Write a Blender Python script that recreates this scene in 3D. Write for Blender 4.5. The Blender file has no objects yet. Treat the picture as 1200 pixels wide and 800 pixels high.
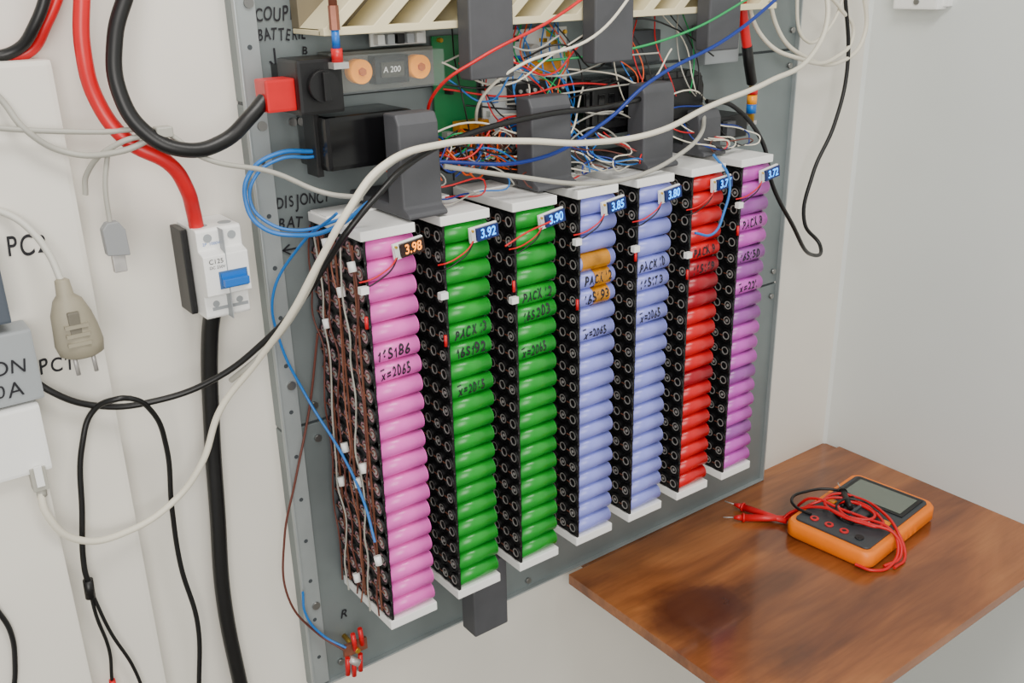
import bpy, bmesh, math, random
from mathutils import Vector, Matrix
random.seed(4)
COL=bpy.context.collection
def lin(c):
    c=c/255.0
    return c/12.92 if c<=0.04045 else ((c+0.055)/1.055)**2.4
def rgb(t): return (lin(t[0]),lin(t[1]),lin(t[2]),1)
MATS={}
def mat(name,c,rough=0.5,metal=0.0,var=0.0,vscale=20,bump=0.0,bscale=60,emit=0,alpha=1,coat=0):
    if name in MATS: return MATS[name]
    m=bpy.data.materials.new(name); m.use_nodes=True
    nt=m.node_tree; b=nt.nodes['Principled BSDF']
    b.inputs['Base Color'].default_value=rgb(c)
    b.inputs['Roughness'].default_value=rough
    b.inputs['Metallic'].default_value=metal
    b.inputs['Coat Weight'].default_value=coat
    if emit:
        b.inputs['Emission Color'].default_value=rgb(c); b.inputs['Emission Strength'].default_value=emit
    b.inputs['Alpha'].default_value=alpha
    tc=nt.nodes.new('ShaderNodeTexCoord')
    if var>0:
        n=nt.nodes.new('ShaderNodeTexNoise'); n.inputs['Scale'].default_value=vscale; n.inputs['Detail'].default_value=4
        nt.links.new(tc.outputs['Object'],n.inputs['Vector'])
        r=nt.nodes.new('ShaderNodeValToRGB')
        L=rgb(c)
        r.color_ramp.elements[0].position=0.3; r.color_ramp.elements[1].position=0.7
        r.color_ramp.elements[0].color=tuple(x*(1-var) for x in L[:3])+(1,)
        r.color_ramp.elements[1].color=tuple(min(1,x*(1+var*0.6)) for x in L[:3])+(1,)
        nt.links.new(n.outputs['Fac'],r.inputs['Fac']); nt.links.new(r.outputs['Color'],b.inputs['Base Color'])
    if bump>0:
        n2=nt.nodes.new('ShaderNodeTexNoise'); n2.inputs['Scale'].default_value=bscale; n2.inputs['Detail'].default_value=5
        nt.links.new(tc.outputs['Object'],n2.inputs['Vector'])
        bp=nt.nodes.new('ShaderNodeBump'); bp.inputs['Strength'].default_value=bump; bp.inputs['Distance'].default_value=0.003
        nt.links.new(n2.outputs['Fac'],bp.inputs['Height']); nt.links.new(bp.outputs['Normal'],b.inputs['Normal'])
    MATS[name]=m; return m

# ---------------- mesh builder
class MB:
    def __init__(s): s.bm=bmesh.new(); s.mats=[]
    def mi(s,m):
        if m not in s.mats: s.mats.append(m)
        return s.mats.index(m)
    def box(s,x0,x1,y0,y1,z0,z1,m,M=None,bev=0):
        r=bmesh.ops.create_cube(s.bm,size=1)
        vs=r['verts']
        for v in vs:
            v.co=Vector(((x0+x1)/2+v.co.x*(x1-x0),(y0+y1)/2+v.co.y*(y1-y0),(z0+z1)/2+v.co.z*(z1-z0)))
        i=s.mi(m)
        fs={f for v in vs for f in v.link_faces}
        for f in fs: f.material_index=i
        if bev>0:
            es={e for v in vs for e in v.link_edges}
            rr=bmesh.ops.bevel(s.bm,geom=list(es),offset=bev,segments=2,affect='EDGES',profile=0.7)
            for f in rr['faces']: f.material_index=i
            vs=list({v for f in rr['faces'] for v in f.verts}|{v for v in vs if v.is_valid})
        if M:
            for v in vs: v.co=M@v.co
        return vs
    def cyl(s,p0,p1,r,m,r2=None,seg=16,smooth=True):
        p0=Vector(p0);p1=Vector(p1); d=p1-p0
        if r2 is None: r2=r
        q=d.to_track_quat('Z','Y').to_matrix().to_4x4()
        M=Matrix.Translation((p0+p1)/2)@q
        res=bmesh.ops.create_cone(s.bm,cap_ends=True,segments=seg,radius1=r,radius2=r2,depth=d.length,matrix=M)
        i=s.mi(m)
        for f in {f for v in res['verts'] for f in v.link_faces}:
            f.material_index=i
            if smooth and len(f.verts)==4: f.smooth=True
        return res['verts']
    def ring(s,c,axis,ri,ro,h,m,seg=18):
        i=s.mi(m); rows=[]
        prof=[(ro,0),(ro,h),(ri,h),(ri,h*0.2)]
        for (r,a) in prof:
            rows.append([s.bm.verts.new((c[0]+axis*a,c[1]+r*math.cos(2*math.pi*k/seg),c[2]+r*math.sin(2*math.pi*k/seg))) for k in range(seg)])
        for a in range(len(rows)-1):
            for k in range(seg):
                f=s.bm.faces.new((rows[a][k],rows[a][(k+1)%seg],rows[a+1][(k+1)%seg],rows[a+1][k])); f.material_index=i
    def prism(s,poly,a0,a1,m,axis='x'):
        def P(u,v,a):
            return {'x':(a,u,v),'y':(u,a,v),'z':(u,v,a)}[axis]
        A=[s.bm.verts.new(P(u,v,a0)) for u,v in poly]; B=[s.bm.verts.new(P(u,v,a1)) for u,v in poly]
        i=s.mi(m); n=len(poly); fs=[s.bm.faces.new(A),s.bm.faces.new(B[::-1])]
        for k in range(n): fs.append(s.bm.faces.new((A[k],B[k],B[(k+1)%n],A[(k+1)%n])))
        for f in fs: f.material_index=i
        return A+B
    def loft(s,rings,m,close=True):
        i=s.mi(m); R=[[s.bm.verts.new(p) for p in r] for r in rings]; n=len(R[0])
        for a in range(len(R)-1):
            for k in range(n):
                f=s.bm.faces.new((R[a][k],R[a][(k+1)%n],R[a+1][(k+1)%n],R[a+1][k])); f.material_index=i; f.smooth=True
        for c in (R[0],R[-1]):
            f=s.bm.faces.new(c); f.material_index=i
    def mesh(s,name):
        bmesh.ops.recalc_face_normals(s.bm,faces=s.bm.faces)
        me=bpy.data.meshes.new(name); s.bm.to_mesh(me); s.bm.free()
        for m in s.mats: me.materials.append(m)
        return me
    def obj(s,name,parent=None,bevel=0):
        ob=bpy.data.objects.new(name,s.mesh(name)); COL.objects.link(ob)
        if parent: ob.parent=parent
        if bevel:
            b=ob.modifiers.new('bevel','BEVEL'); b.width=bevel; b.segments=2; b.limit_method='ANGLE'
        return ob
def empty(name,loc=(0,0,0)):
    e=bpy.data.objects.new(name,None); e.location=loc; e.empty_display_size=0.05; COL.objects.link(e); return e
def cable(name,pts,r,m,parent=None,mm=True):
    cu=bpy.data.curves.new(name,'CURVE'); cu.dimensions='3D'; cu.bevel_depth=r; cu.bevel_resolution=4; cu.resolution_u=10; cu.use_fill_caps=True
    sp=cu.splines.new('BEZIER'); sp.bezier_points.add(len(pts)-1)
    for b,p in zip(sp.bezier_points,pts):
        b.co=Vector(p)/1000 if mm else Vector(p); b.handle_left_type='AUTO'; b.handle_right_type='AUTO'
    cu.materials.append(m)
    ob=bpy.data.objects.new(name,cu); COL.objects.link(ob)
    if parent: ob.parent=parent
    return ob
def bundle(name,specs,parent=None):
    cu=bpy.data.curves.new(name,'CURVE'); cu.dimensions='3D'; cu.bevel_depth=0.001; cu.bevel_resolution=2; cu.resolution_u=8
    ms=[]
    for pts,r,m in specs:
        if m not in ms: ms.append(m); cu.materials.append(m)
        sp=cu.splines.new('BEZIER'); sp.bezier_points.add(len(pts)-1); sp.material_index=ms.index(m)
        for b,p in zip(sp.bezier_points,pts):
            b.co=Vector(p)/1000; b.radius=r; b.handle_left_type='AUTO'; b.handle_right_type='AUTO'
    ob=bpy.data.objects.new(name,cu); COL.objects.link(ob)
    if parent: ob.parent=parent
    return ob
def textmesh(body,size,shear=0.0,offset=0.0,align='LEFT',extrude=0.0):
    cu=bpy.data.curves.new('t','FONT'); cu.body=body; cu.size=size; cu.shear=shear; cu.offset=offset; cu.align_x=align; cu.align_y='CENTER'; cu.extrude=extrude
    ob=bpy.data.objects.new('t',cu); COL.objects.link(ob)
    dg=bpy.context.evaluated_depsgraph_get(); dg.update()
    me=bpy.data.meshes.new_from_object(ob.evaluated_get(dg))
    bpy.data.objects.remove(ob); return me
def onemesh(size,th):
    h=size*0.36; me=bpy.data.meshes.new('one')
    v=[(0,-h,0),(th,-h,0),(th*1.3,h,0),(th*.3,h,0),(-h*.45,h*.45,0),(-h*.35,h*.25,0),(th*.25,h*.62,0)]
    me.from_pydata(v,[],[(0,1,2,3),(4,5,6,3)]); return me
def handmesh(body,size,shear=0.15,offset=0.0003,rough=1.0):
    """hand-lettered text: every character gets its own tilt, size and baseline"""
    bb=bmesh.new(); x=0
    for ch in body:
        if ch==' ': x+=size*0.28; continue
        me=onemesh(size,size*0.11) if ch=='1' else textmesh(ch,size*random.uniform(0.9,1.1),shear+random.uniform(-.12,.12)*rough,offset)
        xs=[v.co.x for v in me.vertices]; x0,x1=min(xs),max(xs)
        ang=random.uniform(-.14,.14)*rough; dy=random.uniform(-.05,.05)*size*rough
        M=Matrix.Rotation(ang,4,'Z')
        for v in me.vertices:
            c=M@Vector((v.co.x-(x0+x1)/2,v.co.y,0)); v.co=Vector((c.x+x+(x1-x0)/2,c.y+dy,0))
        bb.from_mesh(me); bpy.data.meshes.remove(me)
        x+=(x1-x0)+size*random.uniform(.07,.13)
    me=bpy.data.meshes.new('hand'); bb.to_mesh(me); bb.free(); return me
def walltext(name,body,x,y,z,size,m,parent=None,rotz=0,shear=0.1,offset=0.0,width=None,hand=True):
    me=handmesh(body,size,shear,offset) if hand else textmesh(body,size,shear,offset)
    me.materials.clear(); me.materials.append(m)
    ob=bpy.data.objects.new(name,me); COL.objects.link(ob)
    sx=1
    if width:
        w=max(v.co.x for v in me.vertices)-min(v.co.x for v in me.vertices); sx=width/w
    ob.matrix_world=Matrix.Translation((x,y,z))@Matrix.Rotation(math.radians(90),4,'X')@Matrix.Rotation(rotz,4,'Z')@Matrix.Diagonal((sx,1,1,1))
    if parent: ob.parent=parent
    return ob

# ---------------- materials
WHITE=mat('wall_paint',(227,223,213),0.5,var=0.05,vscale=3,bump=0.08,bscale=18)
WHITER=mat('wall_paint_right',(217,222,219),0.6,var=0.06,vscale=1.6,bump=0.12,bscale=14)
GALV=mat('galvanised_steel',(128,137,138),0.42,0.45,var=0.16,vscale=6,bump=0.02)
GALVD=mat('galvanised_seam',(70,76,80),0.5,0.3)
RAIL=mat('steel_rail',(164,171,172),0.4,0.45,var=0.08)
SCREW=mat('screw_steel',(150,150,148),0.3,0.9)
DGREY=mat('printed_dark_grey',(72,73,77),0.6,var=0.08,vscale=30,bump=0.05,bscale=200)
BLACK=mat('black_plastic',(14,14,16),0.42,var=0.1)
BLACKG=mat('black_glossy',(12,12,14),0.2)
CBLACK=mat('black_rubber',(13,13,14),0.4,var=0.15,vscale=40)
CRED=mat('red_rubber',(205,8,22),0.35,var=0.1,vscale=30)
CBLUE=mat('blue_wire',(30,108,185),0.4)
CDBLUE=mat('dark_blue_wire',(15,45,130),0.4)
CGREY=mat('grey_cable',(168,166,156),0.45,var=0.05)
CWHITE=mat('white_cable',(222,216,198),0.45)
CGREEN=mat('green_wire',(10,150,80),0.4)
CBROWN=mat('brown_wire',(95,48,38),0.5)
CORANGE=mat('orange_wire',(215,80,12),0.4)
PWHITE=mat('white_plastic',(240,240,237),0.4,var=0.02)
CREAM=mat('cream_plastic',(226,215,176),0.5,var=0.05,vscale=15)
NICKEL=mat('nickel',(190,187,184),0.4,0.5,var=0.15,vscale=80)
PINKEND=mat('cell_end_pink_grey',(186,146,156),0.45,0.2,var=0.2,vscale=50)
COPPER=mat('copper',(150,95,75),0.45,0.5,var=0.25,vscale=60)
BRASS=mat('brass',(205,160,60),0.3,0.8)
INK=mat('marker_ink',(18,18,26),0.6)
ORANGE=mat('orange_rubber',(252,128,0),0.45,var=0.06,vscale=30)
METER=mat('meter_grey',(54,58,62),0.45)
LCD=mat('lcd_glass',(108,116,106),0.2)
KAPT=mat('kapton_tape',(186,122,4),0.25,var=0.4,vscale=45)
PCBG=mat('pcb_green',(20,110,60),0.4)
PCBW=mat('pcb_white',(205,208,205),0.4)
YELLOW=mat('amber_plastic',(255,160,0),0.3)
AMBER=mat('amber_terminal_glow',(255,158,0),0.35,emit=0.22)  # fuse terminals, not lamps; slight emission paints in their yellow glow
TOGGLE=mat('blue_toggle',(12,100,190),0.35)
GREYP=mat('grey_plastic',(150,155,158),0.5)
PLUG=mat('plug_grey',(150,143,124),0.5,var=0.08)
CLEAR=mat('clear_plastic',(225,235,235),0.12,alpha=0.05)

# ---------------- room
def simple(name,fn,bevel=0,parent=None):
    b=MB(); fn(b); return b.obj(name,parent,bevel)
simple('wall_back',lambda b:b.box(-1.2,1.705,1.15,1.25,0,2.6,WHITE))
simple('wall_right',lambda b:b.box(1.705,1.80,-2.2,1.25,0,2.6,WHITER))
FLOOR=mat('floor_concrete',(120,116,108),0.7,var=0.2,vscale=5,bump=0.1)
simple('floor',lambda b:b.box(-1.2,1.8,-2.2,1.25,-0.1,0,FLOOR))
b=MB(); b.box(-1.0,0.236,1.118,1.15,0.0,1.673,WHITE,bev=0.006); TR=b.obj('trim_1')
b=MB(); b.prism([(1.705,1.15),(1.699,1.15),(1.705,1.144)],0.0,2.6,WHITER,'z'); b.obj('trim_2')

# ---------------- metal panel
P=empty('electrical_backplate',(0.95,1.14,1.3))
def par(o,p):
    o.parent=p; o.matrix_parent_inverse=Matrix.Translation(-Vector(p.location)); return o
b=MB()
b.box(0.44,1.465,1.1305,1.15,0.744,1.173,GALV)
b.box(0.44,1.465,1.1305,1.15,1.177,1.605,GALV)
b.box(0.44,1.465,1.1305,1.15,1.609,1.95,GALV)
b.box(0.441,1.464,1.135,1.149,0.75,1.95,GALVD)
b.box(0.44,0.443,1.122,1.131,0.744,1.95,RAIL)
b.box(1.462,1.465,1.122,1.131,0.744,1.95,RAIL)
b.box(0.44,1.465,1.122,1.131,0.744,0.747,RAIL)
par(b.obj('sheets',bevel=0.0008),P)
b=MB()
b.box(0.4435,0.466,1.124,1.1303,0.75,1.95,RAIL)
for k in range(17):
    z=0.80+k*0.067
    b.cyl((0.454,1.1240,z),(0.454,1.1235,z),0.0030,GALVD,seg=12)
for z in (0.86,1.21,1.55,1.69):
    b.cyl((0.458,1.125,z+0.03),(0.458,1.121,z+0.03),0.006,SCREW,seg=14)
par(b.obj('perforated_rail'),P)
b=MB()
for (x,z) in ((0.49,1.15),(0.49,1.20),(1.45,1.15),(1.45,1.20),(0.49,0.77),(0.85,0.76),(1.45,1.58),(1.45,1.64),(0.50,1.58)):
    b.cyl((x,1.131,z),(x,1.126,z),0.005,SCREW,seg=14)
par(b.obj('screws'),P)
for (s,x,z,sz,w) in (('COUPE',0.4675,1.706,0.022,0.050),('BATTERIE',0.4675,1.683,0.020,0.062),('B',0.522,1.662,0.014,None),
                   ('DISJONCT',0.4675,1.482,0.021,0.074),('BAT',0.4675,1.455,0.021,0.034),('R',0.497,0.852,0.018,None)):
    o=walltext('writing_'+s.lower(),s,x,1.1290,z,sz,INK,shear=0.15,offset=0.0003,rotz=-0.02,width=w)
    o.parent=P; o.matrix_parent_inverse=Matrix.Translation(-Vector(P.location))
b=MB()
b.box(0.485,0.487,1.1285,1.1295,1.645,1.668,INK); 
b.prism([(0.478,1.653),(0.480,1.654),(0.487,1.646),(0.486,1.643)],1.1285,1.1295,INK,'y')
b.prism([(0.494,1.653),(0.492,1.654),(0.485,1.646),(0.486,1.643)],1.1285,1.1295,INK,'y')
b.box(0.470,0.492,1.1285,1.1295,1.421,1.423,INK)
b.prism([(0.478,1.429),(0.480,1.428),(0.471,1.422),(0.468,1.422)],1.1285,1.1295,INK,'y')
b.prism([(0.478,1.415),(0.480,1.416),(0.471,1.422),(0.468,1.422)],1.1285,1.1295,INK,'y')
par(b.obj('writing_arrows'),P)

# ---------------- battery packs
NR,NC=20,6
W=0.074; Y0=0.981; DEP=0.139; ZB=0.911; ZT=1.469
zc0=ZB+0.014; pitch=(ZT-0.013-zc0)/NR; cp=DEP/NC
CR=0.0130
def rowz(r): return ZT-0.013-pitch*(r+0.5)-ZB
def holder_mesh(first):
    b=MB()
    H=ZT-ZB
    for (xa,xb,ax) in ((0.0028,0.0062,-1),(W-0.0060,W-0.0022,1)):
        yf=0.0015 if ax<0 else 0.012
        b.box(xa,xb,yf,DEP,0.012,H-0.012,BLACK)
        fx=xa if ax<0 else xb
        for r in range(NR):
            z=rowz(r)
            if ax<0: b.cyl((xa,0.0065,z+pitch/2),(xb,0.0065,z+pitch/2),0.006,BLACK,seg=10)
            for c in range(NC):
                y=cp*(c+0.5)
                if ax>0 and c==0: continue
                rr=random.random()
                b.ring((fx,y,z),ax,0.0093,0.0113,0.0028,BLACK,seg=16)
                if first:
                    b.cyl((fx,y,z),(fx+ax*0.0014,y,z),0.0091,PINKEND,seg=16,smooth=False)
                    b.cyl((fx+ax*0.0014,y,z),(fx+ax*0.0018,y,z),0.0058,BLACK if rr<.35 else CBROWN,seg=12,smooth=False)
                    b.cyl((fx+ax*0.0018,y,z),(fx+ax*0.0024,y,z),0.0042,NICKEL,seg=12,smooth=False)
                    b.box(fx+ax*0.0035-0.0004,fx+ax*0.0035+0.0004,y-0.001,y+cp*0.5,z-0.001,z+0.001,COPPER)
                else:
                    b.cyl((fx,y,z),(fx+ax*0.0012,y,z),0.0091,BLACK,seg=14,smooth=False)
                    b.ring((fx+ax*0.0010,y,z),ax,0.0054,0.0070,0.0008,NICKEL,seg=14)
                    if rr<.4: b.cyl((fx+ax*0.0012,y,z),(fx+ax*0.0018,y,z),0.0025,NICKEL,seg=8,smooth=False)
                    b.box(fx+ax*0.0032-0.0003,fx+ax*0.0032+0.0003,y+0.004,y+cp*0.5,z-0.0006,z+0.0006,COPPER)
        if first and ax<0:
            for c in (0,2,4):
                y=cp*(c+1)-0.001
                b.box(fx+ax*0.0038-0.0008,fx+ax*0.0038+0.0008,y-0.0016,y+0.0016,0.02,H-0.02,COPPER)
    return b.mesh('holder')
HM1=holder_mesh(True); HM=holder_mesh(False)
def caps_mesh():
    b=MB(); H=ZT-ZB
    b.box(0,W,0,DEP,0,0.0135,PWHITE,bev=0.0015)
    b.box(0,W,0,DEP,H-0.012,H,PWHITE,bev=0.0015)
    b.box(0.002,W-0.002,0.09,DEP-0.004,H,H+0.002,PWHITE)
    return b.mesh('end_caps')
CM=caps_mesh()
cells={
 'pink':mat('cell_pink',(234,98,194),0.30,var=0.08,vscale=30),
 'green':mat('cell_green',(3,146,38),0.30,var=0.14,vscale=30),
 'lav':mat('cell_lavender',(140,146,226),0.30,var=0.08,vscale=30),
 'red':mat('cell_red',(204,5,22),0.30,var=0.12,vscale=30),
 'purple':mat('cell_purple',(194,82,186),0.30,var=0.12,vscale=30),
 'purple2':mat('cell_mauve',(152,78,158),0.30,var=0.10,vscale=30),
 'dred':mat('cell_darkred',(155,8,30),0.30,var=0.10,vscale=30)}
def cells_mesh(kind):
    b=MB()
    for r in range(NR):
        z=rowz(r)
        for c in range(NC):
            if 0<c<NC-1 and r>0: continue
            m=cells[kind]
            if kind=='purple' and r in (2,5,6,8,9,13,17): m=cells['purple2']
            if kind=='red' and r in (5,6,7,12): m=cells['dred']
            y=cp*(c+0.5) if c else CR+0.0008
            jy=random.uniform(0,.0012); j=random.uniform(-.0014,0.0)
            r0=CR if c==0 else 0.0110
            x1=W-0.0014+j if c==0 else W-0.006
            b.cyl((0.0062+random.uniform(-.0008,.0008),y+jy,z),(x1,y+jy,z+random.uniform(-.0006,.0006)),r0,m,seg=28)
            if c==0:
                b.ring((x1-0.0001,y+jy,z),1,0.0085,r0-.0006,0.0012,m,seg=20)
                b.cyl((x1,y+jy,z),(x1+0.0004,y+jy,z),0.0085,NICKEL,seg=16,smooth=False)
    return b.mesh('cells_'+kind)
kinds=['pink','green','green','lav','lav','red','purple']
texts=[[(5,'16S186'),(6,'x=2065')],[(5,'PACK 13'),(6,'16S192'),(8,'x=2065')],[(4,'PACK 12'),(5,'16S203'),(7,'x=2065')],
 [(4,'PACK 12'),(5,'16S193'),(7,'x=2065')],[(4,'PACK 10'),(5,'16S173'),(7,'x=2065')],[(4,'PACK 9'),(5,'16S169')],[(3,'PACK 8'),(5,'16S150'),(7,'x=221')]]
vals=['3.98','3.92','3.90','3.85','3.80','3.77','3.72']
LB=mat('led_blue',(20,150,255),0.4,emit=3.5); LO=mat('led_orange',(255,140,20),0.4,emit=2.0)
SCRB=mat('display_blue_glass',(4,30,90),0.15,emit=0.15); SCRO=mat('display_dark_glass',(40,18,8),0.15)
PX=[0.504+0.11*i for i in range(7)]
for i,k in enumerate(kinds):
    E=empty('battery_pack',(PX[i],Y0,ZB))
    for nm,me in (('cell_holder',HM1 if i==0 else HM),('end_caps',CM),('cells',cells_mesh(k))):
        o=bpy.data.objects.new(nm,me); COL.objects.link(o); o.parent=E
    for (r,s) in texts[i]:
        me=handmesh(s,0.0185,0.2,0.00045); me.materials.clear(); me.materials.append(INK)
        xs=[v.co.x for v in me.vertices]; w=max(xs)-min(xs); tw=0.050 if len(s)>6 else (0.046 if s[0]!='x' else 0.043)
        x0=0.011+random.uniform(0,.005); sl=random.uniform(0.0,.09)
        if s[0]=='x':
            bb=bmesh.new(); bb.from_mesh(me)
            f=bb.faces.new([bb.verts.new(p) for p in ((min(xs),.0075,0),(min(xs)+w*.15,.0080,0),(min(xs)+w*.15,.0094,0),(min(xs),.0088,0))]); bb.to_mesh(me); bb.free()
        for v in me.vertices:
            x=(v.co.x-min(xs))/w*tw+x0; dz=max(-.0108,min(.0108,v.co.y+ (x-0.03)*sl))
            v.co=Vector((x,CR+0.0008-math.sqrt((CR+.0008)**2-dz*dz),rowz(r)+dz))
        o=bpy.data.objects.new('writing',me); COL.objects.link(o); o.parent=E
    if i==3:
        b=MB()
        for r,(xa,xb) in zip((3,4,5),((0.010,0.062),(0.034,0.064),(0.032,0.062))):
            pts=[]
            for a in range(-8,9):
                t=a*math.radians(11); pts.append((CR+0.0008-(CR+.0005)*math.cos(t),rowz(r)+(CR+.0005)*math.sin(t)))
            A=[b.bm.verts.new((xa,y,z)) for y,z in pts]; B=[b.bm.verts.new((xb,y,z)) for y,z in pts]; mi=b.mi(KAPT)
            for q in range(len(pts)-1):
                f=b.bm.faces.new((A[q],A[q+1],B[q+1],B[q])); f.material_index=mi; f.smooth=True
        b.obj('kapton_patch',E)
    V=empty('voltmeter',(0,0,0)); V.parent=E
    V.location=(0.060,-0.006,1.441-ZB); V.rotation_euler=(0,math.radians(-6+random.uniform(-3,3)),0)
    b=MB()
    b.box(-0.021,0.021,0.0,0.004,-0.010,0.010,PWHITE,bev=0.0008)
    b.box(-0.013,0.020,-0.004,0.0,-0.0085,0.0085,(SCRO if i==0 else SCRB),bev=0.0006)
    b.box(-0.0205,-0.014,-0.002,0.0,-0.006,0.006,PCBW)
    b.cyl((-0.0175,-0.0025,0.006),(-0.0175,-0.0,0.006),0.0018,BRASS,seg=10)
    b.obj('voltmeter_body',V)
    me=textmesh(vals[i],0.0165,0.08,0.0003,'CENTER'); me.materials.clear(); me.materials.append(LO if i==0 else LB)
    o=bpy.data.objects.new('digits',me); COL.objects.link(o); o.parent=V
    o.location=(0.0035,-0.0046,0.0); o.rotation_euler=(math.radians(90),0,0); o.scale=(0.84,1,1)
    bundle('voltmeter_leads',[([(45,-6,525),(36,-8,515),(20,-6,505),(4,-4,500),(-4,4,497)],1.0,CRED),([(45,-5,522),(34,-7,508),(18,-5,498),(3,-3,492),(-5,6,489)],1.0,CBLACK)],E)
    b=MB(); b.box(-0.008,0.003,-0.006,0.002,0.484-0.03*(i%3),0.493-0.03*(i%3),PWHITE,bev=0.0006); b.cyl((-0.002,-0.002,0.44-0.05*(i%2)),(-0.002,-0.002,0.455-0.05*(i%2)),0.0022,CRED,seg=10); b.obj('balance_connector',E)
    if i==0:
        specs=[]
        for k2 in range(6):
            y=19+k2*22; pts=[]
            for q in range(14):
                pts.append((-5+random.uniform(-4,2),y+random.uniform(-8,8),544-q*41))
            specs.append((pts,1.2,[CBROWN,CGREY,COPPER,CBROWN,CGREY,CBROWN][k2]))
        bundle('balance_wiring',specs,E)
        b=MB()
        for (y,z) in ((0.014,.514),(0.049,.474),(0.079,.529),(0.029,.239),(0.049,.209),(0.079,.249),(0.099,.189),(0.009,.109),(0.079,.044),(0.099,.419)):
            b.cyl((-.006,y,z-0.006),(-.006,y+0.004,z+0.006),0.005,PWHITE,seg=12)
        b.obj('wire_sleeves',E)

# ---------------- brackets
def bracket_mesh(prof,x0,x1,name):
    b=MB(); b.prism(prof,x0,x1,DGREY,'x')
    return b.obj(name,bevel=0.0025)
for (x0,x1,yf,zt) in ((0.570,0.626,0.992,1.594),(0.782,0.850,1.012,1.592),(0.990,1.052,1.018,1.592),(1.125,1.175,1.035,1.540)):
    zb=ZT+0.0025
    bracket_mesh([(yf-0.012,zb),(yf-0.012,zb+0.006),(yf,zb+0.012),(yf+0.002,zt-0.012),(yf+0.008,zt),(yf+0.036,zt),(yf+0.036,zb+0.014),(1.1305,zb+0.014),(1.1305,zb)],x0,x1,'pack_bracket')
for (x0,x1,zb) in ((0.690,0.757,1.622),(0.892,0.962,1.628),(1.113,1.18,1.63)):
    bracket_mesh([(1.015,zb),(1.015,1.93),(1.1305,1.93),(1.1305,1.905),(1.042,1.905),(1.042,zb+0.004),(1.038,zb)],x0,x1,'upper_pack_bracket')
bracket_mesh([(1.03,0.786),(1.03,0.908),(1.1305,0.908),(1.1305,0.895),(1.066,0.895),(1.066,0.786)],0.672,0.735,'pack_bracket')

# ---------------- cream louvred module at the top
b=MB()
b.box(0.512,1.300,1.046,1.060,1.683,1.692,CREAM)
b.box(0.512,1.300,1.056,1.129,1.683,1.689,CREAM)
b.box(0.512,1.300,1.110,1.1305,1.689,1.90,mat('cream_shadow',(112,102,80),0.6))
for k in range(13):
    x=0.512+k*0.062
    b.prism([(x,1.690),(x+0.020,1.690),(x+0.095,1.755),(x+0.190,1.90),(x+0.170,1.90),(x+0.078,1.757)],1.046,1.112,CREAM,'y')
b.obj('cream_louvred_heat_sink',bevel=0.001)

# ---------------- electronics
E=empty('battery_fuse_holder',(0.6,1.09,1.64))
b=MB()
b.box(0.542,0.690,1.100,1.1305,1.612,1.660,mat('fuse_base_grey',(96,98,92),0.4),bev=0.002)
for x in (0.576,0.660):
    b.cyl((x,1.100,1.637),(x,1.083,1.637),0.0145,AMBER,seg=24)
    b.cyl((x,1.083,1.637),(x,1.079,1.637),0.0050,mat('amber_dark',(190,95,5),0.4),seg=6,smooth=False)
b.box(0.594,0.642,1.082,1.100,1.620,1.654,BLACKG,bev=0.002)
b.box(0.602,0.634,1.080,1.082,1.628,1.646,mat('fuse_label',(60,58,50),0.4))
b.box(0.576,0.660,1.094,1.099,1.630,1.644,BRASS)
par(b.obj('fuse_base'),E)
b=MB(); b.box(0.542,0.686,1.068,1.070,1.614,1.658,CLEAR); b.box(0.542,0.544,1.070,1.100,1.614,1.658,CLEAR); b.box(0.684,0.686,1.070,1.100,1.614,1.658,CLEAR)
b.box(0.542,0.686,1.070,1.100,1.656,1.658,CLEAR)
par(b.obj('clear_cover'),E)
par(walltext('rating','A 200',0.604,1.0795,1.637,0.010,PWHITE,hand=False),E)

E=empty('battery_disconnect_switch',(0.49,1.07,1.63))
b=MB()
b.box(0.472,0.528,1.040,1.095,1.598,1.660,BLACK,bev=0.004)
b.box(0.480,0.520,1.095,1.1305,1.605,1.650,BLACK)
b.cyl((0.500,1.042,1.630),(0.500,1.030,1.630),0.018,BLACK,seg=20)
b.box(0.496,0.504,1.024,1.032,1.614,1.646,BLACK,bev=0.001)
b.box(0.437,0.474,1.050,1.082,1.604,1.640,CRED,bev=0.003)
b.cyl((0.520,1.034,1.655),(0.520,1.034,1.670),0.0065,CRED,seg=16)
b.cyl((0.520,1.034,1.670),(0.520,1.034,1.690),0.0045,TOGGLE,seg=16)
b.cyl((0.520,1.034,1.690),(0.520,1.034,1.716),0.0060,COPPER,seg=6,smooth=False)
b.cyl((0.520,1.034,1.716),(0.520,1.034,1.90),0.0050,COPPER,seg=16)
b.box(0.511,0.530,1.026,1.1305,1.648,1.655,NICKEL)
par(b.obj('switch_body'),E)

b=MB()
b.box(0.505,0.625,1.050,1.1305,1.528,1.592,BLACKG,bev=0.006)
b.box(0.500,0.508,1.07,1.1,1.52,1.60,BLACK,bev=0.001)
for k in range(4): b.cyl((0.625,1.06+k*0.012,1.556),(0.632,1.06+k*0.012,1.556),0.004,NICKEL,seg=10)
b.obj('power_converter_box')
b=MB()
pr=[(0.921,1.520),(0.921,1.590),(0.930,1.600),(1.140,1.600),(1.155,1.594),(1.163,1.575),(1.163,1.520)]
b.prism(pr,1.066,1.1305,BLACKG,'y'); b.box(0.93,1.155,1.062,1.066,1.530,1.590,BLACK,bev=0.001)
for k in range(6): b.box(0.94+k*0.02,0.952+k*0.02,1.0605,1.062,1.54,1.58,BLACKG)
b.obj('charge_controller_box',bevel=0.001)

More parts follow.
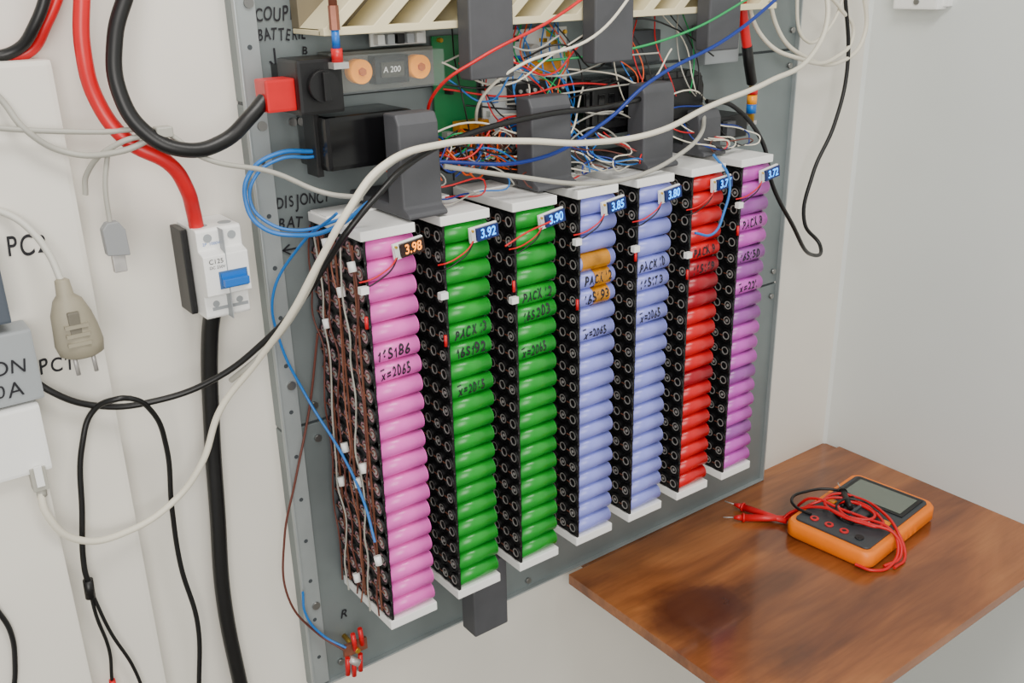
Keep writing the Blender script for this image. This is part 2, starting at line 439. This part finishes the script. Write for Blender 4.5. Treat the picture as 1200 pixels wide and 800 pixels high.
E=empty('battery_monitor_board',(0.82,1.11,1.58))
b=MB()
b.box(0.700,0.768,1.118,1.121,1.500,1.670,PCBG)
b.box(0.775,0.925,1.114,1.117,1.520,1.672,PCBW)
b.box(0.855,0.918,1.108,1.111,1.535,1.568,PCBG)
b.box(0.815,0.905,1.092,1.112,1.570,1.602,BLACK,bev=0.001)
for k in range(7):
    for zz in (1.577,1.592): b.cyl((0.822+k*0.0125,1.0915,zz),(0.822+k*0.0125,1.088,zz),0.0028,NICKEL,seg=8)
for k in range(48):
    x=random.uniform(0.705,0.920); z=random.uniform(1.51,1.665); s=random.uniform(.004,.012); t=random.uniform(.004,.008)
    b.box(x,x+s,1.104,1.1145 if x>.775 else 1.118,z,z+t,random.choice([BLACK,BLACK,NICKEL,TOGGLE,PCBW,BRASS]))
b.box(0.722,0.770,1.092,1.112,1.520,1.560,KAPT,bev=0.003)
b.box(0.845,0.900,1.095,1.112,1.612,1.630,KAPT,bev=0.003)
b.box(0.800,0.820,1.085,1.112,1.530,1.556,TOGGLE,bev=0.002)
b.cyl((0.79,1.100,1.64),(0.79,1.08,1.64),0.010,BLACK,seg=16)
b.cyl((0.85,1.110,1.645),(0.85,1.09,1.645),0.008,NICKEL,seg=16)
for x in (0.71,0.772,0.92):
    for z in (1.505,1.665): b.cyl((x,1.13,z),(x,1.110,z),0.003,BRASS,seg=6)
par(b.obj('boards'),E)
E=empty('relay_board',(0.62,1.1,1.67))
b=MB(); b.box(0.60,0.68,1.10,1.103,1.664,1.682,PCBW)
for k in range(5): b.box(0.604+k*0.014,0.614+k*0.014,1.088,1.10,1.666,1.678,[PCBW,GREYP,BLACK,GREYP,PCBW][k],bev=0.001)
b.box(0.63,0.65,1.103,1.1305,1.668,1.675,BLACK)
b.box(1.00,1.10,1.100,1.1305,1.612,1.66,mat('box_slate',(60,64,68),0.4),bev=0.003)
b.box(1.20,1.28,1.100,1.1305,1.60,1.66,GREYP,bev=0.003)
par(b.obj('modules'),E)

specs=[]
cm=[CORANGE,CORANGE,CORANGE,CRED,CBLUE,CWHITE,CBLACK,CWHITE,CBLUE,CDBLUE,CGREEN]
for k in range(60):
    xa=random.uniform(635,800); pts=[]
    x=xa
    for q in range(5):
        pts.append((x,random.uniform(1052,1105),1522+random.uniform(-30,30))); x+=random.uniform(-35,40)
    specs.append((pts,random.uniform(.8,1.5),cm[k%len(cm)] if k<30 else random.choice([CORANGE,CORANGE,CORANGE,CBROWN,CBLACK])))
for k in range(38):
    xa=random.uniform(600,1180); m=random.choice([CWHITE,CRED,CBLUE,CBLACK,CGREY,CWHITE,CDBLUE,CBROWN])
    specs.append(([(xa,1100,1545),(xa+random.uniform(-20,30),1060,1520),(xa+random.uniform(-10,60),1040,1500),(xa+random.uniform(0,90),1020,1487),(xa+random.uniform(20,110),1035,1478)],1.1,m))
for k in range(28):
    xa=random.uniform(690,1150); m=random.choice([CWHITE,CBLUE,CBLACK,CGREY,CORANGE,CGREEN,CBLACK,CRED])
    specs.append(([(xa,1105,1680),(xa+random.uniform(-30,30),1085,1640),(xa+random.uniform(-40,40),1058,1590),(xa+random.uniform(-60,60),1075,1540)],1.0,m))
for k in range(24):
    xa=random.uniform(620,950); L=random.uniform(120,300); z0=random.uniform(1500,1650); m=random.choice([CWHITE,CBLUE,CBLACK,CGREY,CDBLUE,CRED,CWHITE,CBLACK])
    specs.append(([(xa,1085,z0),(xa+L*.3,1052,z0+random.uniform(-35,35)),(xa+L*.7,1050,z0+random.uniform(-45,30)),(xa+L,1055 if xa+L<1180 else 1085,z0+random.uniform(-30,30))],1.3,m))
bundle('signal_wire_bundle',specs)

b=MB()
b.cyl((1.308,1.09,1.500),(1.308,1.09,1.560),0.006,BRASS,seg=8)
b.cyl((1.308,1.09,1.530),(1.308,1.09,1.545),0.0085,YELLOW,seg=14)
b.cyl((1.308,1.09,1.515),(1.308,1.09,1.530),0.0085,TOGGLE,seg=14)
b.box(1.298,1.318,1.085,1.1305,1.496,1.503,NICKEL)
b.cyl((1.308,1.09,1.546),(1.308,1.09,1.556),0.009,CRED,seg=14)
b.obj('terminal_stud')
b=MB(); b.box(1.195,1.265,1.06,1.1305,1.485,1.522,BLACK,bev=0.003); b.box(1.205,1.225,1.05,1.06,1.49,1.515,DGREY,bev=0.001); b.obj('cable_clamp')

b=MB()
b.cyl((0.500,1.1305,0.812),(0.500,1.085,0.812),0.004,BRASS,seg=8)
b.box(0.482,0.520,1.094,1.100,0.802,0.822,COPPER,bev=0.001)
for (x,z) in ((0.482,0.775),(0.492,0.768),(0.503,0.772),(0.496,0.842),(0.508,0.846)):
    b.cyl((x,1.09,z),(x+0.002,1.09,z+(0.03 if z<.8 else -.03)),0.0036,CRED,seg=12)
b.cyl((0.487,1.092,0.80),(0.500,1.086,0.79),0.006,NICKEL,seg=8)
b.obj('terminal_lugs')

# ---------------- breaker
E=empty('circuit_breaker',(0.37,1.11,1.42))
b=MB()
b.prism([(1.15,1.368),(1.088,1.368),(1.086,1.371),(1.086,1.396),(1.072,1.400),(1.072,1.448),(1.086,1.452),(1.086,1.474),(1.089,1.477),(1.15,1.477)],0.348,0.402,PWHITE,'x')
par(b.obj('breaker_case',bevel=0.0012),E)
b=MB()
b.box(0.339,0.347,1.112,1.15,1.370,1.474,BLACK,bev=0.002)
b.box(0.3745,0.3755,1.0715,1.147,1.3685,1.4765,GREYP)
b.box(0.364,0.398,1.0705,1.073,1.407,1.428,mat('breaker_recess',(60,100,150),0.5))
b.box(0.366,0.396,1.060,1.072,1.411,1.420,TOGGLE,bev=0.001)
b.box(0.366,0.396,1.069,1.072,1.420,1.426,TOGGLE)
b.box(0.356,0.400,1.0855,1.0862,1.378,1.382,GREYP)
for x in (0.361,0.390):
    b.cyl((x,1.0862,1.466),(x,1.085,1.466),0.005,GREYP,seg=16); b.cyl((x,1.0862,1.386),(x,1.085,1.386),0.004,GREYP,seg=16)
    b.cyl((x,1.105,1.4775),(x,1.105,1.4765),0.008,GREYP,seg=16)
par(b.obj('toggle_and_terminals'),E)
for (s,x,z,sz,m) in (('C125',0.354,1.441,0.008,INK),('DC 250V',0.354,1.434,0.005,INK),('2P  1000V',0.354,1.459,0.005,TOGGLE)):
    par(walltext('label',s,x,1.0712 if z<1.45 else 1.0853,z,sz,m,shear=0,hand=False),E)

# ---------------- cables
C=lambda n,p,r,m: cable(n,p,r,m)
C('red_power_cable',[(278,1100,1900),(275,1100,1754),(264,1100,1680),(270,1100,1627),(291,1090,1586),(330,1080,1556),(345,1085,1527),(354,1100,1495),(357,1105,1472)],0.0085,CRED)
C('red_power_cable',[(265,1120,1900),(261,1120,1754),(238,1125,1706),(219,1136,1680),(190,1138,1676)],0.006,CRED)
C('black_power_cable',[(247,1110,1900),(245,1110,1754),(225,1115,1706),(203,1132,1681),(160,1136,1680)],0.006,CBLACK)
C('black_power_cable',[(335,1100,1900),(323,1100,1753),(295,1090,1691),(288,1080,1638),(305,1070,1596),(340,1060,1574),(385,1060,1578),(420,1060,1602),(440,1064,1618)],0.0085,CBLACK)
C('black_power_cable',[(364,1110,1372),(359,1118,1340),(348,1130,1211),(339,1130,1088),(330,1130,958),(336,1130,780),(340,1130,600)],0.0105,CBLACK)
C('black_mains_cable',[(115,1120,1427),(133,1112,1389),(146,1110,1354),(168,1100,1322),(218,1100,1289),(272,1090,1283),(340,1070,1299),(397,1040,1343),(434,1000,1399),(461,975,1449),(478,955,1483),(516,955,1515),(560,965,1540),(645,985,1560),(785,1000,1572),(921,1015,1570),(1038,1040,1574)],0.0038,CBLACK)
E=empty('grey_data_cable',(0.32,1.07,1.594))
for p,r in (([(160,1110,1661),(179,1110,1639),(195,1100,1607),(229,1100,1580),(278,1080,1577),(323,1070,1593)],.0034),
 ([(150,1100,1615),(211,1100,1604),(267,1090,1598),(323,1075,1594),(362,1060,1562),(435,1050,1538),(487,1030,1510),(521,1000,1504)],.003),
 ([(244,1114,1530),(248,1110,1552),(280,1080,1586),(323,1070,1593)],.003),
 ([(269,1092,1575),(261,1092,1542),(259,1092,1498)],.0028)):
    par(cable('cord',p,r,CGREY),E)
b=MB(); b.box(0.315,0.333,1.062,1.078,1.588,1.600,CGREY,bev=0.002)
b.prism([(0.254,1.502),(0.248,1.495),(0.249,1.466),(0.273,1.463),(0.272,1.492),(0.266,1.502)],1.083,1.096,mat('usb_grey',(140,142,144),0.5),'y')
b.box(0.254,0.268,1.086,1.094,1.445,1.466,NICKEL)
par(b.obj('usb_connector',bevel=0.0012),E)
E=empty('white_network_cable',(0.134,1.077,1.23))
par(cable('cord',[(134,1077,1228),(134,1074,1190),(165,1084,1138),(220,1095,1124),(275,1100,1139),(315,1090,1183),(346,1080,1254),(387,1050,1315),(416,1000,1382),(443,965,1450),(472,945,1505),(519,948,1547),(611,965,1560),(740,980,1547),(854,985,1531),(981,985,1531),(1103,1000,1553),(1260,1020,1575),(1412,1050,1611),(1452,1060,1663),(1457,1080,1730),(1460,1100,1900)],0.0042,CWHITE),E)
b=MB(); b.box(0.126,0.142,1.069,1.085,1.222,1.250,CGREY,bev=0.001); b.box(0.130,0.138,1.067,1.070,1.228,1.252,PWHITE); b.cyl((0.134,1.077,1.222),(0.134,1.077,1.212),0.0055,CGREY,seg=12); par(b.obj('network_plug'),E)
C('grey_cable',[(362,1075,1290),(395,1040,1330),(428,990,1400),(455,968,1462),(485,955,1508),(530,965,1540),(600,1000,1552)],0.0034,CGREY)
C('grey_cable',[(635,1000,1526),(738,985,1501),(854,985,1476),(950,985,1474),(1035,990,1492),(1100,1010,1512),(1150,1050,1535)],0.0032,CGREY)
E=empty('mains_plug',(0.2,1.08,1.42))
par(cable('cord',[(137,1120,1534),(165,1110,1521),(180,1100,1505),(192,1090,1478),(197,1082,1450)],0.0038,mat('cord_grey',(200,198,188),0.45)),E)
b=MB()
def ell(z,rx,ry,cx,cy=1.08,n=20): return [(cx+rx*math.cos(2*math.pi*k/n),cy+ry*math.sin(2*math.pi*k/n),z) for k in range(n)]
b.loft([ell(1.452,.005,.005,.197),ell(1.450,.0075,.0075,.1975),ell(1.434,.009,.009,.198),ell(1.428,.015,.012,.199),ell(1.412,.021,.016,.200),ell(1.396,.0235,.018,.202),ell(1.378,.0255,.018,.203),ell(1.366,.023,.017,.204),ell(1.363,.017,.014,.204)],PLUG)
for dx in (-.009,.010): b.cyl((.204+dx,1.08,1.365),(.205+dx,1.08,1.341),0.0024,NICKEL,seg=12)
for k in range(3): b.box(0.188,0.212,1.0605,1.066,1.380+k*0.010,1.384+k*0.010,PLUG)
b.box(0.193,0.205,1.062,1.07,1.392,1.418,mat('plug_dark',(105,100,88),0.5),bev=0.002)
par(b.obj('plug_body'),E)
E=empty('black_cable_harness',(0.165,1.1,1.06))
def H(p,r): par(cable('lead',p,r,CBLACK),E)
H([(247,1085,1296),(233,1084,1300),(208,1100,1287),(189,1100,1250),(174,1100,1165),(164,1100,1092),(165,1100,1068)],0.0034)
H([(208,1105,1287),(225,1090,1297),(247,1084,1296),(268,1090,1272),(282,1105,1214),(279,1115,1125),(279,1120,1037),(288,1120,940),(274,1120,820),(270,1120,600),(268,1110,4)],0.0032)
H([(165,1100,1068),(166,1102,1024),(173,1105,962),(169,1105,918),(168,1108,700),(168,1108,4)],0.0022)
H([(165,1100,1064),(178,1102,992),(197,1105,924),(205,1108,858),(215,1110,700),(215,1110,4)],0.0022)
b=MB(); b.cyl((0.164,1.10,1.05),(0.165,1.10,1.075),0.006,CBLACK,seg=12); b.cyl((0.169,1.105,0.920),(0.169,1.105,0.89),0.004,CRED,seg=12); par(b.obj('splitter'),E)
C('thin_black_cable',[(63,1080,1095),(72,1080,1056),(68,1080,1009),(52,1080,942),(50,1080,700)],0.0030,CBLACK)
C('blue_wire',[(530,1070,1552),(507,1080,1550),(455,1080,1553),(419,1080,1535),(410,1080,1504),(420,1070,1474),(458,1050,1460),(489,1010,1473),(520,985,1501)],0.0028,CBLUE)
C('blue_wire',[(530,1070,1556),(507,1078,1545),(455,1076,1547),(424,1078,1530),(416,1080,1500),(428,1070,1478),(458,1050,1466),(500,1020,1478)],0.0020,CBLUE)
C('blue_wire',[(486,1000,1491),(465,1070,1439),(438,1100,1377),(444,1110,1310),(470,1105,1227),(492,1050,1146),(494,1010,1100),(492,985,1054)],0.0018,CBLUE)
C('blue_wire',[(436,1112,930),(436,1112,894),(460,1110,843),(484,1092,822)],0.0018,CBLUE)
C('brown_wire',[(497,1110,1309),(478,1120,1200),(446,1116,1106),(422,1120,1021),(417,1120,924),(452,1115,849),(480,1092,820)],0.0016,CBROWN)
C('black_dc_cable',[(1148,1045,1553),(1217,1050,1538),(1268,1030,1480),(1289,1020,1409),(1350,1020,1331),(1451,1050,1251),(1521,1080,1248),(1495,1100,1291),(1505,1100,1382),(1557,1100,1470),(1579,1100,1568),(1544,1100,1729),(1540,1105,1900)],0.0036,CBLACK)
E=empty('red_power_cable',(1.26,1.08,1.65))
par(cable('red_lead',[(1245,1080,1900),(1249,1080,1734),(1265,1080,1658),(1276,1080,1622)],0.0078,CRED),E)
par(cable('black_lug_sleeve',[(1275,1080,1625),(1283,1080,1597),(1300,1086,1566)],0.0088,CBLACK),E)
C('white_coiled_cable',[(1330,1100,1900),(1339,1100,1733),(1375,1100,1645),(1445,1100,1599),(1556,1100,1581),(1619,1100,1618),(1594,1100,1728),(1590,1105,1900)],0.0038,CWHITE)
C('white_coiled_cable',[(1240,1060,1900),(1274,1080,1690),(1315,1080,1635),(1408,1080,1598),(1530,1095,1589),(1587,1100,1627),(1541,1100,1673),(1461,1100,1730),(1450,1105,1900)],0.0036,CWHITE)
C('white_coiled_cable',[(1400,1105,1900),(1420,1105,1720),(1470,1110,1620),(1520,1105,1640),(1560,1105,1720),(1570,1110,1900)],0.0030,CWHITE)
C('red_wire',[(884,990,1731),(799,990,1690),(692,1000,1649),(653,1030,1617),(663,1080,1568),(680,1100,1550)],0.0020,CRED)
C('white_wire',[(949,990,1729),(868,990,1666),(757,1010,1634),(727,1040,1601),(740,1080,1562),(760,1100,1555)],0.0020,CWHITE)
C('dark_blue_wire',[(1268,990,1721),(1131,990,1652),(979,1000,1598),(902,1005,1551),(769,1000,1516),(648,1040,1524)],0.0026,CDBLUE)
C('green_wire',[(1187,1000,1705),(1046,1000,1661),(934,1030,1639),(845,1080,1631)],0.0017,CGREEN)
C('red_wire',[(700,966,1420),(735,966,1432),(775,966,1440)],0.0012,CRED)
C('blue_wire',[(1120,1000,1480),(1118,965,1450),(1105,960,1400),(1085,962,1370),(1055,970,1375)],0.0020,CBLUE)

# ---------------- left boxes
E=empty('wall_socket_box',(0.08,1.1,1.35))
b=MB()
b.box(-0.10,0.158,1.078,1.118,1.325,1.405,GREYP,bev=0.003)
b.box(-0.10,0.142,1.078,1.118,1.415,1.50,mat('dark_slate',(70,78,88),0.5),bev=0.003)
par(b.obj('box'),E)
b=MB()
b.box(-0.10,0.150,1.072,1.118,1.243,1.322,PWHITE,bev=0.004)
par(b.obj('network_outlet'),E)
par(walltext('writing_on','ON',0.112,1.0765,1.368,0.024,INK),E)
par(walltext('writing_amp','0A',0.112,1.0765,1.343,0.022,INK),E)
b=MB(); b.box(0.02,0.144,1.085,1.118,0.0,1.2425,WHITE,bev=0.003); b.obj('cable_trunking')
o=walltext('writing_pc_label','PC2',0.158,1.1170,1.484,0.030,INK,shear=0.15,width=0.038,offset=0.0003,parent=TR)
o=walltext('writing_pc_label','PC1',0.163,1.1170,1.345,0.026,INK,shear=0.15,width=0.034,offset=0.0003,parent=TR)

# ---------------- right wall box
b=MB()
b.box(1.672,1.705,0.995,1.082,1.667,1.735,PWHITE,bev=0.004)
b.box(1.690,1.705,0.985,1.092,1.672,1.73,PWHITE,bev=0.002)
b.cyl((1.672,1.035,1.680),(1.669,1.035,1.680),0.005,SCREW,seg=14)
b.obj('junction_box')

# ---------------- table
m=bpy.data.materials.new('varnished_wood'); m.use_nodes=True; nt=m.node_tree; B=nt.nodes['Principled BSDF']
N=nt.nodes.new; Lk=nt.links.new
tc=N('ShaderNodeTexCoord'); mp=N('ShaderNodeMapping'); mp.inputs['Scale'].default_value=(1.4,5,5); Lk(tc.outputs['Object'],mp.inputs['Vector'])
n1=N('ShaderNodeTexNoise'); n1.inputs['Scale'].default_value=1.8; n1.inputs['Detail'].default_value=7; n1.inputs['Distortion'].default_value=1.0; Lk(mp.outputs[0],n1.inputs['Vector'])
mp2=N('ShaderNodeMapping'); mp2.inputs['Scale'].default_value=(6,90,60); Lk(tc.outputs['Object'],mp2.inputs['Vector'])
n2=N('ShaderNodeTexNoise'); n2.inputs['Scale'].default_value=1.5; n2.inputs['Detail'].default_value=5; Lk(mp2.outputs[0],n2.inputs['Vector'])
cr=N('ShaderNodeValToRGB'); e=cr.color_ramp.elements
e[0].position=0.3; e[0].color=rgb((98,54,28)); e[1].position=0.72; e[1].color=rgb((174,110,60))
x=cr.color_ramp.elements.new(0.5); x.color=rgb((140,82,43))
Lk(n1.outputs['Fac'],cr.inputs['Fac'])
mx=N('ShaderNodeMixRGB'); mx.blend_type='MULTIPLY'; mx.inputs['Fac'].default_value=0.28
Lk(cr.outputs['Color'],mx.inputs['Color1'])
g=N('ShaderNodeValToRGB'); g.color_ramp.elements[0].position=0.35; g.color_ramp.elements[0].color=(.45,.4,.35,1); g.color_ramp.elements[1].position=0.6; g.color_ramp.elements[1].color=(1,1,1,1)
Lk(n2.outputs['Fac'],g.inputs['Fac']); Lk(g.outputs['Color'],mx.inputs['Color2'])
cur=mx.outputs['Color']
n3=N('ShaderNodeTexNoise'); n3.inputs['Scale'].default_value=14; n3.inputs['Detail'].default_value=4; Lk(tc.outputs['Object'],n3.inputs['Vector'])
for (kx,ky,rx,ry,am) in ((1.025,0.900,0.13,0.095,0.6),(1.025,0.905,0.095,0.065,0.7),(1.33,0.95,0.13,0.05,0.5),(1.18,0.72,0.16,0.035,0.3)):
    mk=N('ShaderNodeMapping'); mk.inputs['Location'].default_value=(-kx/rx,-ky/ry,0); mk.inputs['Scale'].default_value=(1/rx,1/ry,0); Lk(tc.outputs['Object'],mk.inputs['Vector'])
    ln=N('ShaderNodeVectorMath'); ln.operation='LENGTH'; Lk(mk.outputs[0],ln.inputs[0])
    ad=N('ShaderNodeMath'); ad.operation='MULTIPLY_ADD'; Lk(n3.outputs['Fac'],ad.inputs[0]); ad.inputs[1].default_value=0.7; Lk(ln.outputs['Value'],ad.inputs[2])
    r2=N('ShaderNodeValToRGB'); r2.color_ramp.elements[0].position=0.60; r2.color_ramp.elements[0].color=(am,am,am,1); r2.color_ramp.elements[1].position=0.78; r2.color_ramp.elements[1].color=(0,0,0,1)
    sc=N('ShaderNodeMath'); sc.operation='MULTIPLY'; Lk(ad.outputs[0],sc.inputs[0]); sc.inputs[1].default_value=0.62
    Lk(sc.outputs[0],r2.inputs['Fac'])
    mm=N('ShaderNodeMixRGB'); mm.blend_type='MIX'; Lk(r2.outputs['Color'],mm.inputs['Fac']); Lk(cur,mm.inputs['Color1']); mm.inputs['Color2'].default_value=rgb((68,30,22))
    cur=mm.outputs['Color']
Lk(cur,B.inputs['Base Color']); B.inputs['Roughness'].default_value=0.2; B.inputs['Coat Weight'].default_value=0.3; B.inputs['Coat Roughness'].default_value=0.08
WOOD=m
E=empty('wooden_wall_table',(1.3,0.87,0.74))
b=MB(); b.box(0.926,1.705,0.612,1.1105,0.730,0.75,WOOD,bev=0.0015); b.box(1.15,1.705,1.10,1.15,0.70,0.7435,WOOD); b.box(0.98,1.15,1.10,1.15,0.728,0.7435,WOOD)
par(b.obj('table_top'),E)
b=MB()
x=1.60
b.box(x,x+0.03,1.125,1.15,0.45,0.70,WOOD); b.box(x,x+0.03,0.68,1.149,0.70,0.7298,WOOD)
b.prism([(1.125,0.46),(1.125,0.50),(0.75,0.70),(0.70,0.70)],x+0.004,x+0.026,WOOD,'x')
b.box(1.68,1.705,0.65,1.1,0.69,0.7298,WOOD)
par(b.obj('support_brackets'),E)

# ---------------- multimeter
E=empty('multimeter',(1.457,0.886,0.7501)); E.rotation_euler=(0,0,math.radians(6))
L2,W2=0.128,0.086
def rr(hx,hy,r,z,n=6):
    out=[]
    for (sx,sy,a0) in ((1,1,0),(-1,1,90),(-1,-1,180),(1,-1,270)):
        for k in range(n+1):
            a=math.radians(a0+90*k/n); out.append((sx*(hx-r)+r*math.cos(a),sy*(hy-r)+r*math.sin(a),z))
    return out
b=MB()
b.loft([rr(L2-.006,W2-.006,.018,0),rr(L2,W2,.02,.006),rr(L2,W2,.02,.028),rr(L2-.004,W2-.004,.018,.034)],ORANGE)
b.loft([rr(L2-.013,W2-.012,.010,.0335),rr(L2-.014,W2-.013,.010,.0375)],METER)
for sx in (-1,1):
    for k in range(6): b.box(-0.05+k*0.018,-0.044+k*0.018,sx*(W2-.0005)-.001,sx*(W2-.0005)+.001,0.008,0.026,ORANGE)
b.obj('holster',E)
b=MB()
b.box(0.024,0.108,-0.066,0.066,0.0375,0.0392,BLACK,bev=0.0008)
b.box(0.032,0.100,-0.058,0.058,0.0391,0.0400,LCD)
b.cyl((-0.024,0,0.037),(-0.024,0,0.0395),0.040,BLACK,seg=32); b.cyl((-0.024,0,0.0395),(-0.024,0,0.045),0.024,METER,r2=0.021,seg=28)
b.box(-0.045,-0.003,-0.003,0.003,0.045,0.050,METER,bev=0.001); b.box(-0.009,-0.003,-0.001,0.001,0.050,0.0504,PWHITE)
for k in range(20):
    a=2*math.pi*k/20; b.box(-0.024+0.034*math.cos(a)-.0015,-0.024+0.034*math.cos(a)+.0015,0.034*math.sin(a)-.001,0.034*math.sin(a)+.001,0.0395,0.040,PWHITE)
for y in (-0.045,-0.015,0.015,0.045): b.cyl((-0.092,y,0.0370),(-0.092,y,0.0395),0.008,(CRED if y>-.03 else BLACK),seg=18); b.cyl((-0.092,y,0.0395),(-0.092,y,0.0397),0.004,BLACK,seg=12)
for y in (-0.055,0.055): b.box(-0.02,-0.008,y-.008,y+.008,0.0375,0.040,YELLOW,bev=0.0005)
b.obj('meter_face',E)
C2=empty('multimeter_test_leads',(1.4,0.9,0.76))
loops=[[(1408,995,755),(1402,984,775),(1405,960,797),(1412,900,798),(1420,850,798),(1425,810,797),(1418,785,780),(1385,772,757),(1345,782,756),(1335,812,757)],
 [(1366,985,757),(1380,965,780),(1400,945,798),(1440,930,799),(1456,890,800),(1445,845,799),(1420,822,797),(1400,850,798),(1392,900,799),(1408,935,799),(1445,940,801),(1468,905,800),(1462,850,799),(1440,800,787),(1425,772,757),(1380,764,756)],
 [(1348,985,757),(1365,975,775),(1390,930,797),(1402,870,798),(1430,845,799),(1450,870,799),(1432,915,800),(1400,890,799),(1408,835,799),(1422,795,792),(1410,772,765),(1370,778,756)]]
for p in loops: par(cable('red_lead',p,0.0028,CRED),C2)
for p in [[(1365,932,790),(1362,965,792),(1385,990,793),(1420,985,795),(1455,965,797),(1468,930,799),(1455,895,800)],[(1392,860,795),(1400,900,798),(1435,915,803),(1460,890,802),(1450,850,800)]]:
    par(cable('black_lead',p,0.0028,CBLACK),C2)
b=MB()
def probe(p0,p1,m):
    p0=Vector(p0);p1=Vector(p1);d=(p1-p0).normalized()
    b.cyl(p0,p0+d*0.022,0.0012,NICKEL,seg=8)
    b.cyl(p0+d*0.020,p0+d*0.036,0.003,m,r2=0.0065,seg=14); b.cyl(p0+d*0.036,p0+d*0.040,0.009,m,seg=14)
    b.cyl(p0+d*0.040,p1,0.0072,m,r2=0.0052,seg=14)
probe((1.318,1.098,0.7590),(1.352,0.975,0.759),CRED)
probe((1.270,1.060,0.7590),(1.369,0.975,0.759),CRED)
probe((1.490,0.965,0.798),(1.425,0.890,0.801),CBLACK)
par(b.obj('probes'),C2)

# ---------------- camera
cam=bpy.data.cameras.new('camera'); cam.sensor_width=36; cam.lens=1131/1200*36; cam.clip_start=0.02
co=bpy.data.objects.new('camera',cam); COL.objects.link(co)
R=Matrix(((0.8018,0.2306,-0.5513),(-0.5972,0.2773,-0.7526),(-0.0207,0.9327,0.3600)))
x=R.col[0].normalized(); z=R.col[2]; z=(z-x*x.dot(z)).normalized(); y=z.cross(x)
M=Matrix((x,y,z)).transposed().to_4x4(); M.translation=Vector((0,0,1.75)); co.matrix_world=M
bpy.context.scene.camera=co

# ---------------- light
w=bpy.data.worlds.new('World'); bpy.context.scene.world=w; w.use_nodes=True
w.node_tree.nodes['Background'].inputs[0].default_value=(0.98,0.975,0.955,1); w.node_tree.nodes['Background'].inputs[1].default_value=0.72
def area(name,loc,tgt,sx,sy,e,c):
    l=bpy.data.lights.new(name,'AREA'); l.shape='RECTANGLE'; l.size=sx; l.size_y=sy; l.energy=e; l.color=c
    o=bpy.data.objects.new(name,l); COL.objects.link(o); o.location=loc
    o.rotation_euler=(Vector(tgt)-Vector(loc)).to_track_quat('-Z','Y').to_euler()
area('door_daylight',(-0.7,-1.6,2.0),(0.8,1.1,1.2),1.4,1.6,60,(1,0.96,0.895))
area('overhead_fill',(0.5,0.2,2.75),(0.8,0.8,1.0),1.0,0.4,22,(1,0.965,0.91))  # soft fill added overhead, no actual ceiling fitting
